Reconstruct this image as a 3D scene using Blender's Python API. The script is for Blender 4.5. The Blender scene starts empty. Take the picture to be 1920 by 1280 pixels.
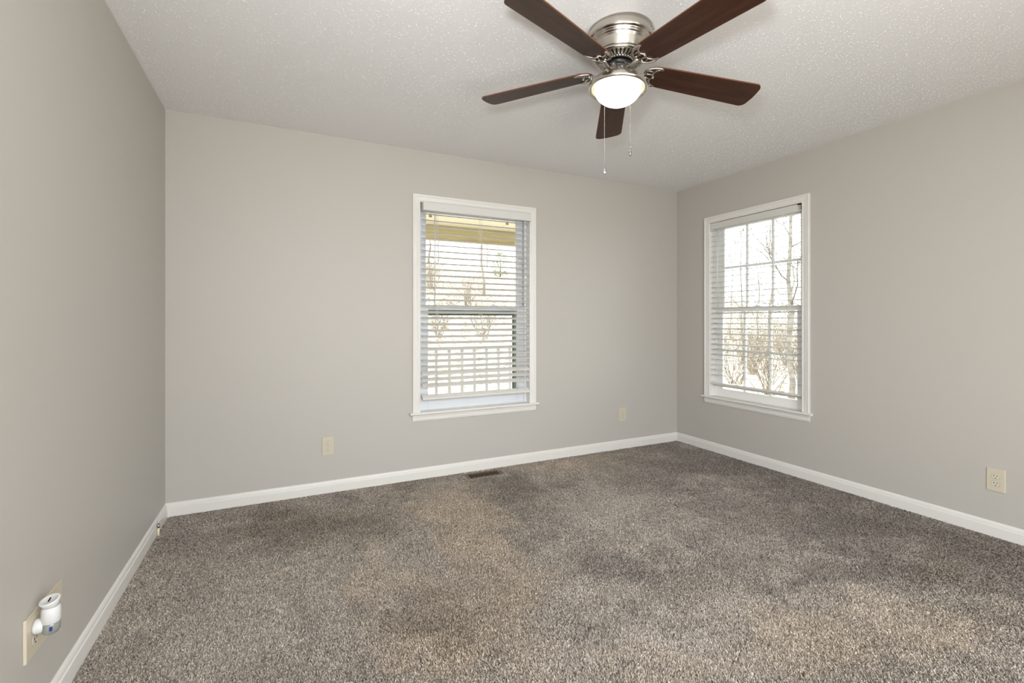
import bpy, math, random
import numpy as np
from mathutils import Vector, Matrix

C = bpy.context.scene.collection
PI = math.pi
random.seed(7)
rng = np.random.default_rng(11)

# ------------------------------------------------------------------ camera, sky, sun, lights, exposure
X0, X1, Y0, Y1, H = -0.63, 3.487, -0.75, 3.442, 2.44      # left wall, right wall, wall behind, far wall, ceiling
cam = bpy.data.cameras.new('camera')
cam_ob = bpy.data.objects.new('camera', cam)
C.objects.link(cam_ob)
cam_ob.location = (0, 0, 1.175)
cam_ob.rotation_euler = (PI / 2, 0, -math.radians(26.044))
cam.sensor_width = 36
cam.lens = 36 * 881.46 / 1920
cam.shift_y = -39.05 / 1920
cam.clip_start = 0.02
bpy.context.scene.camera = cam_ob

sc = bpy.context.scene
sc.view_settings.view_transform = 'Standard'
sc.view_settings.look = 'None'
sc.view_settings.exposure = 0.0
sc.view_settings.gamma = 1.0
sc.view_settings.use_curve_mapping = False
sc.cycles.max_bounces = 14
sc.cycles.diffuse_bounces = 8
sc.cycles.transparent_max_bounces = 24

world = bpy.data.worlds.new('sky')
sc.world = world
world.use_nodes = True
wn = world.node_tree.nodes
wn['Background'].inputs[0].default_value = (0.95, 0.975, 1.0, 1)
wn['Background'].inputs[1].default_value = 6.0


def light(name, kind, loc, rot, energy, col, **kw):
    d = bpy.data.lights.new(name, kind)
    d.energy = energy
    d.color = col
    for k, v in kw.items():
        setattr(d, k, v)
    o = bpy.data.objects.new(name, d)
    o.location = loc
    o.rotation_euler = rot
    C.objects.link(o)
    return o


# low winter sun over the roof from behind the house: falls on the yard, not through these windows
light('sun', 'SUN', (0, 0, 20), (math.radians(50), 0, math.radians(-80)), 5.0, (1.0, 0.95, 0.87), angle=math.radians(1.5))
# daylight comes in through the two windows
for nm, loc, rot, sx, sy in (('portal_far_window', (1.38, Y1 + 0.15, 1.27), (-PI / 2, 0, 0), 0.94, 1.6), ('portal_side_window', (X1 + 0.15, 2.62, 1.27), (PI / 2, 0, PI / 2), 0.86, 1.6)):
    pl_ = light(nm, 'AREA', loc, rot, 1.0, (1, 1, 1), shape='RECTANGLE', size=sx, size_y=sy)
    pl_.data.cycles.is_portal = True
light('rear_fill_lamp', 'AREA', (1.05, Y0 - 0.10, 1.05), (PI / 2 + 0.14, 0, 0), 43.0, (1.0, 0.99, 0.975), shape='RECTANGLE', size=2.2, size_y=1.95)  # unseen fill lamp added to brighten the room
# the photographer's flash on the camera, head tipped up to the ceiling (the soft blade shadows on the ceiling are its)
light('camera_flash', 'SPOT', (0.0, 0.12, 1.5), Vector((1.9, 1.6, 1.35)).to_track_quat('-Z', 'Y').to_euler(), 118.0, (0.95, 0.975, 1.0),
      shadow_soft_size=0.075, spot_size=math.radians(176), spot_blend=1.0)


# ------------------------------------------------------------------ materials
def srgb(r, g, b):
    f = lambda c: (c / 255 / 12.92) if c / 255 <= 0.04045 else ((c / 255 + 0.055) / 1.055) ** 2.4
    return (f(r), f(g), f(b), 1.0)


def mat(name, col, rough=0.5, metal=0.0, spec=0.5, **kw):
    m = bpy.data.materials.new(name)
    m.use_nodes = True
    p = m.node_tree.nodes['Principled BSDF']
    p.inputs['Base Color'].default_value = col if len(col) == 4 else (*col, 1)
    p.inputs['Roughness'].default_value = rough
    p.inputs['Metallic'].default_value = metal
    p.inputs['Specular IOR Level'].default_value = spec
    for k, v in kw.items():
        p.inputs[k].default_value = v
    return m


def N(m, kind, **kw):
    n = m.node_tree.nodes.new(kind)
    for k, v in kw.items():
        setattr(n, k, v)
    return n


def L(m, a, b):
    m.node_tree.links.new(a, b)


def P(m):
    return m.node_tree.nodes['Principled BSDF']


def bump(m, scale, strength, dist, ramp=None, detail=2.0, rough=0.5):
    tc = N(m, 'ShaderNodeTexCoord')
    t = N(m, 'ShaderNodeTexNoise')
    t.inputs['Scale'].default_value = scale
    t.inputs['Detail'].default_value = detail
    t.inputs['Roughness'].default_value = rough
    L(m, tc.outputs['Object'], t.inputs['Vector'])
    out = t.outputs['Fac']
    if ramp:
        r = N(m, 'ShaderNodeValToRGB')
        r.color_ramp.elements[0].position = ramp[0]
        r.color_ramp.elements[1].position = ramp[1]
        L(m, out, r.inputs[0])
        out = r.outputs[0]
    b = N(m, 'ShaderNodeBump')
    b.inputs['Strength'].default_value = strength
    b.inputs['Distance'].default_value = dist
    L(m, out, b.inputs['Height'])
    L(m, b.outputs[0], P(m).inputs['Normal'])
    return out, b


def mottle(m, c1, c2, scale, detail=4.0, stretch=(1, 1, 1), pos=(0.35, 0.65), coord='Object', dist=0.0):
    tc = N(m, 'ShaderNodeTexCoord')
    mp = N(m, 'ShaderNodeMapping')
    mp.inputs['Scale'].default_value = stretch
    t = N(m, 'ShaderNodeTexNoise')
    t.inputs['Scale'].default_value = scale
    t.inputs['Detail'].default_value = detail
    t.inputs['Distortion'].default_value = dist
    r = N(m, 'ShaderNodeValToRGB')
    r.color_ramp.elements[0].position = pos[0]
    r.color_ramp.elements[1].position = pos[1]
    r.color_ramp.elements[0].color = c1
    r.color_ramp.elements[1].color = c2
    L(m, tc.outputs[coord], mp.inputs[0])
    L(m, mp.outputs[0], t.inputs['Vector'])
    L(m, t.outputs['Fac'], r.inputs[0])
    L(m, r.outputs[0], P(m).inputs['Base Color'])
    return t, r


M = {}
M['wall'] = mat('wall_paint', srgb(184, 180, 173), 0.5, spec=0.35)
bump(M['wall'], 220, 0.06, 0.002)
M['ceiling'] = mat('ceiling_stipple', srgb(232, 231, 230), 0.55, spec=0.4)
bump(M['ceiling'], 60, 0.15, 0.003, detail=4.0)
M['trim'] = mat('white_trim_paint', srgb(222, 220, 215), 0.35)
bump(M['trim'], 60, 0.05, 0.002)
M['vinyl'] = mat('white_window_vinyl', srgb(210, 214, 219), 0.35)
M['vinyl_lit'] = mat('lit_white_window_vinyl', srgb(230, 230, 228), 0.35)  # window vinyl with a brighter colour to look backlit in the side window
M['sash_dark'] = mat('dark_green_screen_frame', srgb(88, 106, 94), 0.5)
M['slat'] = mat('white_blind_slat', srgb(210, 208, 203), 0.4)
m = M['slat_lit'] = mat('lit_white_blind_slat', srgb(236, 236, 233), 0.4)  # side window slats: colour whitened and translucent to look lit by the sky
tl = N(m, 'ShaderNodeBsdfTranslucent')
tl.inputs[0].default_value = srgb(226, 226, 223)
ms = N(m, 'ShaderNodeMixShader')
ms.inputs[0].default_value = 0.45
L(m, P(m).outputs[0], ms.inputs[1])
L(m, tl.outputs[0], ms.inputs[2])
L(m, ms.outputs[0], m.node_tree.nodes['Material Output'].inputs['Surface'])
M['cord'] = mat('white_cord', srgb(225, 223, 217), 0.7)
M['tan_tab'] = mat('tan_plastic_tab', srgb(190, 172, 122), 0.5)
M['ivory'] = mat('ivory_plastic', srgb(200, 191, 170), 0.35)
M['ivory_light'] = mat('pale_ivory_plastic', srgb(206, 199, 181), 0.3)
M['dark'] = mat('dark_slot', (0.010, 0.009, 0.008), 0.8, spec=0.1)
M['black'] = mat('black_enamel', (0.012, 0.012, 0.013), 0.3)
M['screw'] = mat('steel_screw', (0.55, 0.53, 0.5), 0.3, 1.0)
M['white_plastic'] = mat('white_plastic', srgb(218, 218, 218), 0.3)
M['blue'] = mat('blue_sticker', srgb(40, 48, 120), 0.4)
M['lens'] = mat('clear_grey_lens', srgb(176, 182, 174), 0.08)
P(M['lens']).inputs['Transmission Weight'].default_value = 0.55
M['vent'] = mat('brown_register_metal', srgb(108, 91, 74), 0.45, 0.2)
M['cable'] = mat('cream_cable', srgb(222, 208, 184), 0.45)
M['connector'] = mat('cable_connector_metal', (0.42, 0.43, 0.46), 0.28, 1.0)

# brushed nickel
m = M['nickel'] = mat('brushed_nickel', (0.60, 0.56, 0.50), 0.27, 1.0)
P(m).inputs['Anisotropic'].default_value = 0.65
tg = N(m, 'ShaderNodeTangent', direction_type='RADIAL', axis='Z')
L(m, tg.outputs[0], P(m).inputs['Tangent'])
P(m).inputs['Anisotropic Rotation'].default_value = 0.25
M['nickel_cast'] = mat('cast_nickel', (0.56, 0.53, 0.48), 0.24, 1.0)

# walnut blades
m = M['walnut'] = mat('walnut_blade', (0.1, 0.04, 0.02), 0.42, spec=0.35)
t, r = mottle(m, (0.022, 0.0072, 0.0036, 1), (0.056, 0.0205, 0.0092, 1), 3.0, 5.0, (1.2, 14, 14), (0.3, 0.72), dist=0.6)
M['walnut_edge'] = mat('walnut_blade_edge', (0.13, 0.048, 0.023), 0.45)

# frosted glass bowl, lit from inside by the lamp
m = M['bowl'] = mat('lit_frosted_glass', (0.9, 0.85, 0.75), 0.4)
# the bulbs sit low in the bowl: the glass is white hot below and dim amber where it meets the rim
geo = N(m, 'ShaderNodeTexCoord')
sep = N(m, 'ShaderNodeSeparateXYZ')
mr = N(m, 'ShaderNodeMapRange')
mr.inputs['From Min'].default_value = 2.205 - H
mr.inputs['From Max'].default_value = 2.165 - H
er_ = N(m, 'ShaderNodeValToRGB')
er_.color_ramp.elements[0].color = (0.055, 0.022, 0.006, 1)
er_.color_ramp.elements[1].color = (1.0, 0.84, 0.62, 1)
e_ = er_.color_ramp.elements.new(0.30)
e_.color = (0.20, 0.13, 0.065, 1)
L(m, geo.outputs['Object'], sep.inputs[0])
L(m, sep.outputs['Z'], mr.inputs['Value'])
L(m, mr.outputs[0], er_.inputs[0])
L(m, er_.outputs[0], P(m).inputs['Emission Color'])
P(m).inputs['Emission Strength'].default_value = 9.0

# window glass: thin clear pane
m = M['glass'] = bpy.data.materials.new('window_glass')
m.use_nodes = True
nt = m.node_tree
nt.nodes.clear()
out = nt.nodes.new('ShaderNodeOutputMaterial')
tr = nt.nodes.new('ShaderNodeBsdfTransparent')
tr.inputs[0].default_value = (0.95, 0.97, 0.955, 1)
gl = nt.nodes.new('ShaderNodeBsdfGlossy')
gl.inputs['Roughness'].default_value = 0.02
fr = nt.nodes.new('ShaderNodeFresnel')
fr.inputs['IOR'].default_value = 1.45
mx = nt.nodes.new('ShaderNodeMixShader')
nt.links.new(fr.outputs[0], mx.inputs[0])
nt.links.new(tr.outputs[0], mx.inputs[1])
nt.links.new(gl.outputs[0], mx.inputs[2])
nt.links.new(mx.outputs[0], out.inputs[0])

# carpet: the tuft colour comes from the pile mesh
m = M['pile'] = mat('carpet_pile', (0.3, 0.26, 0.22), 0.85, spec=0.15)
at = N(m, 'ShaderNodeAttribute', attribute_name='fibre')
L(m, at.outputs['Color'], P(m).inputs['Base Color'])
M['backing'] = mat('carpet_backing', srgb(104, 95, 85), 0.95, spec=0.1)
bump(M['backing'], 300, 0.6, 0.006)

# outdoors
M['beam'] = mat('tan_timber', srgb(196, 176, 122), 0.6)
mottle(M['beam'], srgb(178, 167, 126), srgb(150, 128, 88), 2.0, 4.0, (0.6, 8, 8), (0.45, 0.8))
M['porch_white'] = mat('porch_white_paint', srgb(226, 221, 200), 0.6)
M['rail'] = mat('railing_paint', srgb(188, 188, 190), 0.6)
M['deck'] = mat('porch_deck', srgb(176, 168, 156), 0.7)
M['siding'] = mat('house_siding', srgb(210, 205, 192), 0.7)
m = M['earth'] = mat('leafy_ground', (0.5, 0.42, 0.33), 0.9, spec=0.1)
mottle(m, srgb(122, 102, 82), srgb(192, 186, 174), 7.0, 9.0, pos=(0.38, 0.54))
M['bark'] = mat('grey_bark', srgb(132, 118, 104), 0.9, spec=0.1)
mottle(M['bark'], srgb(92, 88, 82), srgb(126, 121, 114), 6.0, 5.0)
M['twig'] = mat('brown_twig', srgb(116, 104, 92), 0.9, spec=0.1)
M['dry_leaf'] = mat('dry_leaf', srgb(128, 119, 108), 0.9, spec=0.1)
M['leaf'] = mat('green_leaf', srgb(108, 132, 62), 0.6)
mottle(M['leaf'], srgb(62, 80, 34), srgb(122, 132, 60), 2.0, 3.0)


# ------------------------------------------------------------------ mesh helpers
class MB:
    def __init__(self):
        self.v, self.f, self.mi, self.sm = [], [], [], []

    def add(self, verts, faces, mi=0, smooth=False):
        b = len(self.v)
        self.v += [tuple(p) for p in verts]
        for f in faces:
            self.f.append(tuple(i + b for i in f))
            self.mi.append(mi)
            self.sm.append(smooth)
        return self

    def box(self, a, b, mi=0):
        x0, y0, z0 = [min(a[i], b[i]) for i in range(3)]
        x1, y1, z1 = [max(a[i], b[i]) for i in range(3)]
        return self.add([(x0, y0, z0), (x1, y0, z0), (x1, y1, z0), (x0, y1, z0), (x0, y0, z1), (x1, y0, z1), (x1, y1, z1), (x0, y1, z1)],
                        [(0, 3, 2, 1), (4, 5, 6, 7), (0, 1, 5, 4), (1, 2, 6, 5), (2, 3, 7, 6), (3, 0, 4, 7)], mi)

    def tube(self, pts, rad, n=8, mi=0, flat=None, cap=True):
        """round tube along pts; rad a number or list; flat = (axis vector, factor) squashes it along that axis"""
        pts = [Vector(p) for p in pts]
        k = len(pts)
        rad = rad if hasattr(rad, '__len__') else [rad] * k
        vs = []
        d0 = (pts[1] - pts[0]).normalized()
        u = d0.orthogonal().normalized()
        for i, p in enumerate(pts):
            d = (pts[min(i + 1, k - 1)] - pts[max(i - 1, 0)])
            d = d.normalized() if d.length > 1e-9 else d0
            u = (u - d * u.dot(d))
            u = u.normalized() if u.length > 1e-6 else d.orthogonal().normalized()
            w = d.cross(u)
            for j in range(n):
                a = 2 * PI * j / n
                o = (u * math.cos(a) + w * math.sin(a)) * rad[i]
                if flat:
                    ax = Vector(flat[0])
                    o = o - ax * o.dot(ax) * (1 - flat[1])
                vs.append(p + o)
        fs = []
        for i in range(k - 1):
            for j in range(n):
                a, b = i * n + j, i * n + (j + 1) % n
                fs.append((a, b, b + n, a + n))
        self.add(vs, fs, mi, True)
        if cap:
            b = len(self.v) - len(vs)
            self.f.append(tuple(b + j for j in range(n))[::-1]); self.mi.append(mi); self.sm.append(False)
            self.f.append(tuple(b + (k - 1) * n + j for j in range(n))); self.mi.append(mi); self.sm.append(False)
        return self

    def lathe(self, prof, n=64, c=(0, 0, 0), mi=0, mtx=None, smooth=True):
        vs = []
        for r, z in prof:
            for j in range(n):
                a = 2 * PI * j / n
                p = Vector((r * math.cos(a), r * math.sin(a), z))
                if mtx is not None:
                    p = mtx @ p
                vs.append((p.x + c[0], p.y + c[1], p.z + c[2]))
        fs = []
        for i in range(len(prof) - 1):
            for j in range(n):
                a, b = i * n + j, i * n + (j + 1) % n
                fs.append((a, b, b + n, a + n))
        return self.add(vs, fs, mi, smooth)

    def prism(self, poly, axis, a, b, mi=0, smooth=False):
        """extrude a 2-D polygon along axis 'x','y' or 'z' from a to b; poly coordinates are the other two axes in order"""
        def mk(p, t):
            return {'x': (t, p[0], p[1]), 'y': (p[0], t, p[1]), 'z': (p[0], p[1], t)}[axis]
        n = len(poly)
        vs = [mk(p, a) for p in poly] + [mk(p, b) for p in poly]
        fs = [(i, (i + 1) % n, (i + 1) % n + n, i + n) for i in range(n)]
        self.add(vs, fs, mi, smooth)
        bs = len(self.v) - 2 * n
        self.f.append(tuple(range(bs, bs + n))[::-1]); self.mi.append(mi); self.sm.append(False)
        self.f.append(tuple(range(bs + n, bs + 2 * n))); self.mi.append(mi); self.sm.append(False)
        return self

    def build(self, name, mats, parent=None, bevel=0.0, recalc=True):
        me = bpy.data.meshes.new(name)
        me.from_pydata(self.v, [], self.f)
        for mm in (mats if isinstance(mats, (list, tuple)) else [mats]):
            me.materials.append(mm)
        me.polygons.foreach_set('material_index', self.mi)
        me.polygons.foreach_set('use_smooth', self.sm)
        if recalc:
            import bmesh
            bm = bmesh.new()
            bm.from_mesh(me)
            bmesh.ops.recalc_face_normals(bm, faces=bm.faces)
            bm.to_mesh(me)
            bm.free()
        me.update()
        o = bpy.data.objects.new(name, me)
        C.objects.link(o)
        if parent:
            o.parent = parent
        if bevel:
            bv = o.modifiers.new('bevel', 'BEVEL')
            bv.width = bevel
            bv.segments = 2
            bv.limit_method = 'ANGLE'
            bv.angle_limit = math.radians(40)
        return o


def tag(o, label=None, cat=None, group=None, kind=None):
    if label: o['label'] = label
    if cat: o['category'] = cat
    if group: o['group'] = group
    if kind: o['kind'] = kind
    return o


def thing(name, loc, rz, label, cat, group=None):
    o = bpy.data.objects.new(name, None)
    o.empty_display_size = 0.1
    C.objects.link(o)
    o.location = loc
    o.rotation_euler = (0, 0, rz)
    return tag(o, label, cat, group)


def struct(name, loc=(0, 0, 0), rz=0.0, label=None):
    o = bpy.data.objects.new(name, None)
    C.objects.link(o)
    o.location = loc
    o.rotation_euler = (0, 0, rz)
    o['kind'] = 'structure'
    if label: o['label'] = label
    return o


def copy_tree(o, parent=None):
    c = o.copy()
    C.objects.link(c)
    if parent: c.parent = parent
    for ch in list(o.children):
        copy_tree(ch, c)
    return c


# ------------------------------------------------------------------ room shell
TW = 0.14
W1 = dict(x0=0.908, x1=1.852, z0=0.47, z1=2.067)              # opening in the far wall
W2 = dict(y0=2.188, y1=3.052, z0=0.47, z1=2.067)              # opening in the side wall
W3 = dict(x0=-0.10, x1=2.20, z0=-0.014, z1=2.05)               # unseen opening added behind the camera to let light in

mb = MB()
ya, yb = Y1, Y1 + TW
mb.box((X0 - TW, ya, -0.2), (W1['x0'], yb, H + 0.1)).box((W1['x1'], ya, -0.2), (X1 + TW, yb, H + 0.1))
mb.box((W1['x0'], ya, -0.2), (W1['x1'], yb, W1['z0'])).box((W1['x0'], ya, W1['z1']), (W1['x1'], yb, H + 0.1))
tag(mb.build('wall_back', M['wall']), 'greige painted wall with the taller looking window beside the floor register', kind='structure')
mb = MB()
xa, xb = X1, X1 + TW
mb.box((xa, Y0 - TW, -0.2), (xb, W2['y0'], H + 0.1)).box((xa, W2['y1'], -0.2), (xb, Y1, H + 0.1))
mb.box((xa, W2['y0'], -0.2), (xb, W2['y1'], W2['z0'])).box((xa, W2['y0'], W2['z1']), (xb, W2['y1'], H + 0.1))
tag(mb.build('wall_right', M['wall']), 'greige painted wall on the side with the divided-light window', kind='structure')
mb = MB()
mb.box((X0 - TW, Y0 - TW, -0.2), (X0, Y1, H + 0.1))
tag(mb.build('wall_left', M['wall']), 'blank greige painted wall with the night light near the floor', kind='structure')
mb = MB()
ya, yb = Y0 - TW, Y0
mb.box((X0, ya, -0.2), (W3['x0'], yb, H + 0.1)).box((W3['x1'], ya, -0.2), (X1, yb, H + 0.1))
mb.box((W3['x0'], ya, -0.2), (W3['x1'], yb, W3['z0'])).box((W3['x0'], ya, W3['z1']), (W3['x1'], yb, H + 0.1))
tag(mb.build('wall_front', M['wall']), 'greige painted wall behind the camera', kind='structure')
mb = MB().box((X0 - TW, Y0 - TW, H), (X1 + TW, Y1 + TW, H + 0.12))
ceiling = tag(mb.build('ceiling', M['ceiling']), 'white stippled ceiling', kind='structure')
mb = MB().box((X0 - TW, Y0 - TW, -0.16), (X1 + TW, Y1 + TW, -0.014))
tag(mb.build('floor', M['backing']), 'carpeted floor', kind='structure')

# baseboards: flat board with a stepped, rounded top
BB = [(0, -0.014), (0.0135, -0.014), (0.0135, 0.053), (0.0125, 0.056), (0.0095, 0.058), (0.0095, 0.064), (0.0085, 0.070), (0.006, 0.076), (0.003, 0.080), (0, 0.081)]
tag(MB().prism([(Y1 - d, z) for d, z in BB], 'x', X0, X1).build('baseboard_back', M['trim']), 'white baseboard along the wall with the floor register', kind='structure')
tag(MB().prism([(X1 - d, z) for d, z in BB], 'y', Y0, Y1 - 0.013).build('baseboard_right', M['trim']), 'white baseboard along the side wall', kind='structure')
tag(MB().prism([(X0 + d, z) for d, z in BB], 'y', Y0, Y1 - 0.013).build('baseboard_left', M['trim']), 'white baseboard along the blank wall', kind='structure')



# stippled finish: small irregular dabs of paint standing out of the ceiling
def build_stipple():
    n = 62000
    g = np.random.default_rng(5)
    x = X0 + 0.01 + g.random(n) * (X1 - X0 - 0.02)
    y = 0.2 + g.random(n) * (Y1 - 0.21)
    keep = np.hypot(x - 1.336, y - 1.649) > 0.15
    x, y = x[keep], y[keep]
    n = len(x)
    a = 0.0012 + 0.0030 * g.random(n) ** 1.8
    b = a * (0.45 + 0.55 * g.random(n))
    h = 0.0004 + 0.0011 * g.random(n) ** 1.4
    t = g.random(n) * 2 * np.pi
    k = 7
    v = np.zeros((n, 2 * k + 1, 3))
    for ring, (sc_, hh_) in enumerate(((1.0, -0.0004), (0.62, 0.8))):
        for j in range(k):
            q = 2 * np.pi * j / k
            w = 1 + 0.25 * (g.random(n) - 0.5)
            px, py = a * sc_ * w * np.cos(q), b * sc_ * w * np.sin(q)
            v[:, ring * k + j, 0] = x + px * np.cos(t) - py * np.sin(t)
            v[:, ring * k + j, 1] = y + px * np.sin(t) + py * np.cos(t)
            v[:, ring * k + j, 2] = H - (h * hh_ if ring else -0.0003)
    v[:, 2 * k, 0], v[:, 2 * k, 1], v[:, 2 * k, 2] = x, y, H - h
    loops, tot = [], []
    for j in range(k):
        j2 = (j + 1) % k
        loops += [j, k + j, k + j2, j2]
        tot.append(4)
    for j in range(k):
        loops += [k + j, 2 * k, k + (j + 1) % k]
        tot.append(3)
    loops, tot = np.array(loops), np.array(tot)
    st = np.concatenate([[0], np.cumsum(tot)[:-1]])
    me = bpy.data.meshes.new('stipple')
    nv = n * (2 * k + 1)
    me.vertices.add(nv)
    me.vertices.foreach_set('co', v.reshape(-1).astype(np.float32))
    al = (np.arange(n)[:, None] * (2 * k + 1) + loops[None]).reshape(-1)
    me.loops.add(len(al))
    me.loops.foreach_set('vertex_index', al.astype(np.int32))
    me.polygons.add(n * 2 * k)
    me.polygons.foreach_set('loop_start', (np.arange(n)[:, None] * len(loops) + st[None]).reshape(-1).astype(np.int32))
    me.polygons.foreach_set('loop_total', np.tile(tot, n).astype(np.int32))
    me.polygons.foreach_set('use_smooth', np.ones(n * 2 * k, bool))
    me.update(calc_edges=True)
    me.materials.append(M['ceiling'])
    o = bpy.data.objects.new('stipple', me)
    C.objects.link(o)
    o.parent = ceiling
    o['kind'] = 'stuff'


build_stipple()
# ------------------------------------------------------------------ windows (local frame: x along the wall, y outward, z up; room face of the wall at y = 0)
CAS = [(0, 0.0), (0, 0.010), (0.004, 0.0125), (0.010, 0.0125), (0.013, 0.0105), (0.017, 0.0115), (0.036, 0.0145), (0.040, 0.0135), (0.044, 0.017), (0.053, 0.0185), (0.057, 0.0165), (0.058, 0.0)]


def casing(w, zb, zt, parent):
    """mitred casing, sides and head, around an opening of half width w"""
    mb = MB()
    stations = []
    for o, d in CAS:
        stations.append([(-w - o, -d, zb), (-w - o, -d, zt + o), (w + o, -d, zt + o), (w + o, -d, zb)])
    for i in range(len(stations) - 1):
        a, b = stations[i], stations[i + 1]
        for s in range(3):
            mb.add([a[s], a[s + 1], b[s + 1], b[s]], [(0, 1, 2, 3)])
    return mb.build('casing', M['trim'], parent)


def frame_bars(mb, x0, x1, z0, z1, y0, y1, wl, wt, wb):
    mb.box((x0, y0, z0), (x0 + wl, y1, z1)).box((x1 - wl, y0, z0), (x1, y1, z1))
    mb.box((x0 + wl, y0, z1 - wt), (x1 - wl, y1, z1)).box((x0 + wl, y0, z0), (x1 - wl, y1, z0 + wb))


def make_window(name, loc, rz, w, label, grille, tabs):
    r = struct(name, loc, rz, label)
    zs, zh, zm = 0.496, 2.055, 1.275
    vinyl = M['vinyl_lit'] if grille else M['vinyl']
    casing(w, zs, zh, r)
    # stool (inside sill) with horns and a rounded nose
    nose = [(-0.030, 0.481), (-0.034, 0.485), (-0.034, 0.492), (-0.030, 0.496), (0.05, 0.496), (0.05, 0.478), (-0.028, 0.478)]
    mb = MB().prism([(a, b) for a, b in nose if a <= 0.0] + [(0.0, 0.496), (0.0, 0.478)], 'x', -w - 0.078, w + 0.078)
    mb = MB()
    mb.prism([(0.0, 0.478), (-0.029, 0.478), (-0.034, 0.482), (-0.035, 0.488), (-0.033, 0.493), (-0.028, 0.496), (0.0, 0.496)], 'x', -w - 0.078, w + 0.078)
    mb.box((-w, -0.001, 0.478), (w, 0.062, 0.496))
    mb.build('stool', M['trim'], r)
    ap = [(0, 0.429), (-0.006, 0.429), (-0.009, 0.433), (-0.0095, 0.440), (-0.0125, 0.442), (-0.0125, 0.452), (-0.0105, 0.454), (-0.0145, 0.470), (-0.0155, 0.478), (0, 0.478)]
    MB().prism(ap, 'x', -w - 0.058, w + 0.058).build('apron', M['trim'], r)
    # jamb lining and vinyl tracks
    mb = MB()
    for s in (-1, 1):
        mb.box((s * w, 0, 0.478), (s * (w + 0.012), TW, zh + 0.012))
    mb.box((-w, 0, zh), (w, TW, zh + 0.012)).box((-w, 0.062, 0.47), (w, TW + 0.03, 0.492))
    mb.build('jamb', M['trim'], r)
    mb = MB()
    for s in (-1, 1):
        for a, b, d in ((0.052, 0.060, 0.020), (0.060, 0.080, 0.012), (0.084, 0.090, 0.020), (0.090, 0.113, 0.012), (0.117, 0.125, 0.022)):
            mb.box((s * w, a, 0.492), (s * (w - d), b, zh))
    mb.build('side_track', vinyl, r)
    mb = MB()
    for s in (-1, 1):
        mb.box((s * (w - 0.0005), 0.080, 0.492), (s * (w - 0.010), 0.084, zh)).box((s * (w - 0.0005), 0.113, 0.492), (s * (w - 0.010), 0.117, zh))
    mb.build('weather_strip', M['dark'], r)
    # sashes
    us = MB()
    frame_bars(us, -w + 0.014, w - 0.014, zm - 0.02, zh - 0.002, 0.092, 0.113, 0.058, 0.048, 0.036)
    us = us.build('upper_sash', vinyl, r, bevel=0.002)
    ls = MB()
    frame_bars(ls, -w + 0.014, w - 0.014, 0.494, zm + 0.017, 0.061, 0.082, 0.066, 0.034, 0.072)
    ls = ls.build('lower_sash', vinyl, r, bevel=0.002)
    gx0, gx1 = -w + 0.066, w - 0.066
    MB().box((gx0, 0.101, zm), (gx1, 0.104, zh - 0.04)).build('glass', M['glass'], us)
    MB().box((gx0, 0.070, 0.56), (gx1, 0.073, zm)).build('glass', M['glass'], ls)
    if not grille:
        mb = MB()           # dark insect-screen frame outside the lower sash
        frame_bars(mb, -w + 0.05, w - 0.05, 0.50, zm - 0.018, 0.118, 0.128, 0.046, 0.040, 0.03)
        mb.build('screen_frame', M['sash_dark'], r)
    for sash, y, za, zb2 in ((us, 0.1025, zm + 0.016, zh - 0.05), (ls, 0.0715, 0.566, zm - 0.017)):
        if grille:
            mb = MB()
            for i in (1, 2):
                x = gx0 + (gx1 - gx0) * i / 3
                mb.prism([(x - 0.011, y - 0.006), (x - 0.005, y - 0.010), (x + 0.005, y - 0.010), (x + 0.011, y - 0.006), (x + 0.011, y + 0.006), (x - 0.011, y + 0.006)], 'z', za, zb2)
            zc = (za + zb2) / 2
            mb.box((gx0, y - 0.0055, zc - 0.010), (gx1, y + 0.0055, zc + 0.010))
            mb.build('muntin_grille', vinyl, sash)
    for x in ((-0.17, 0.17) if not grille else (0.0,)):       # cam locks on the meeting rail
        mb = MB()
        zt = zm + 0.017
        mb.prism([(x - 0.045, zt), (x + 0.045, zt), (x + 0.030, zt + 0.006), (x + 0.008, zt + 0.010), (x + 0.004, zt + 0.017), (x - 0.012, zt + 0.017), (x - 0.016, zt + 0.009), (x - 0.030, zt + 0.006)], 'y', 0.062, 0.082)
        mb.build('sash_lock', vinyl, ls, bevel=0.001)
    if tabs:
        for x in (-0.352, 0.305):
            MB().box((x - 0.012, 0.094, 1.973), (x + 0.012, 0.1, 2.001)).build('sash_tab', M['tan_tab'], us, bevel=0.001)
    return r


w1 = make_window('window_1', (1.38, Y1, 0), 0, 0.46, 'white double-hung window with plain panes facing the porch', False, True)
w2 = make_window('window_2', (X1, 2.62, 0), -PI / 2, 0.42, 'white double-hung window with divided panes facing the woods', True, False)

# casing round the unseen opening added behind the camera for light
d1 = struct('added_opening', (0, Y0, 0), 0)
mb = MB()
for a, b in ((W3['x0'] - 0.06, W3['x0'] + 0.012), (W3['x1'] - 0.012, W3['x1'] + 0.06)):
    mb.box((a, 0, -0.014), (b, 0.016, W3['z1'] + 0.06))
mb.box((W3['x0'] + 0.012, 0, W3['z1'] - 0.012), (W3['x1'] - 0.012, 0.016, W3['z1'] + 0.06))
mb.build('opening_casing', M['trim'], d1)


# ------------------------------------------------------------------ blinds (same local frame)
def slat_mesh(l, wd=0.050, th=0.0028, crown=0.002):
    mb = MB()
    n = 8
    top, bot = [], []
    for i in range(n + 1):
        y = -wd / 2 + wd * i / n
        z = crown * (1 - (2 * y / wd) ** 2)
        e = th / 2 * (0.55 if i in (0, n) else 1)
        top.append((y, z + e))
        bot.append((y, z - e))
    mb.prism(top + bot[::-1], 'x', -l / 2, l / 2)
    return mb


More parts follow.
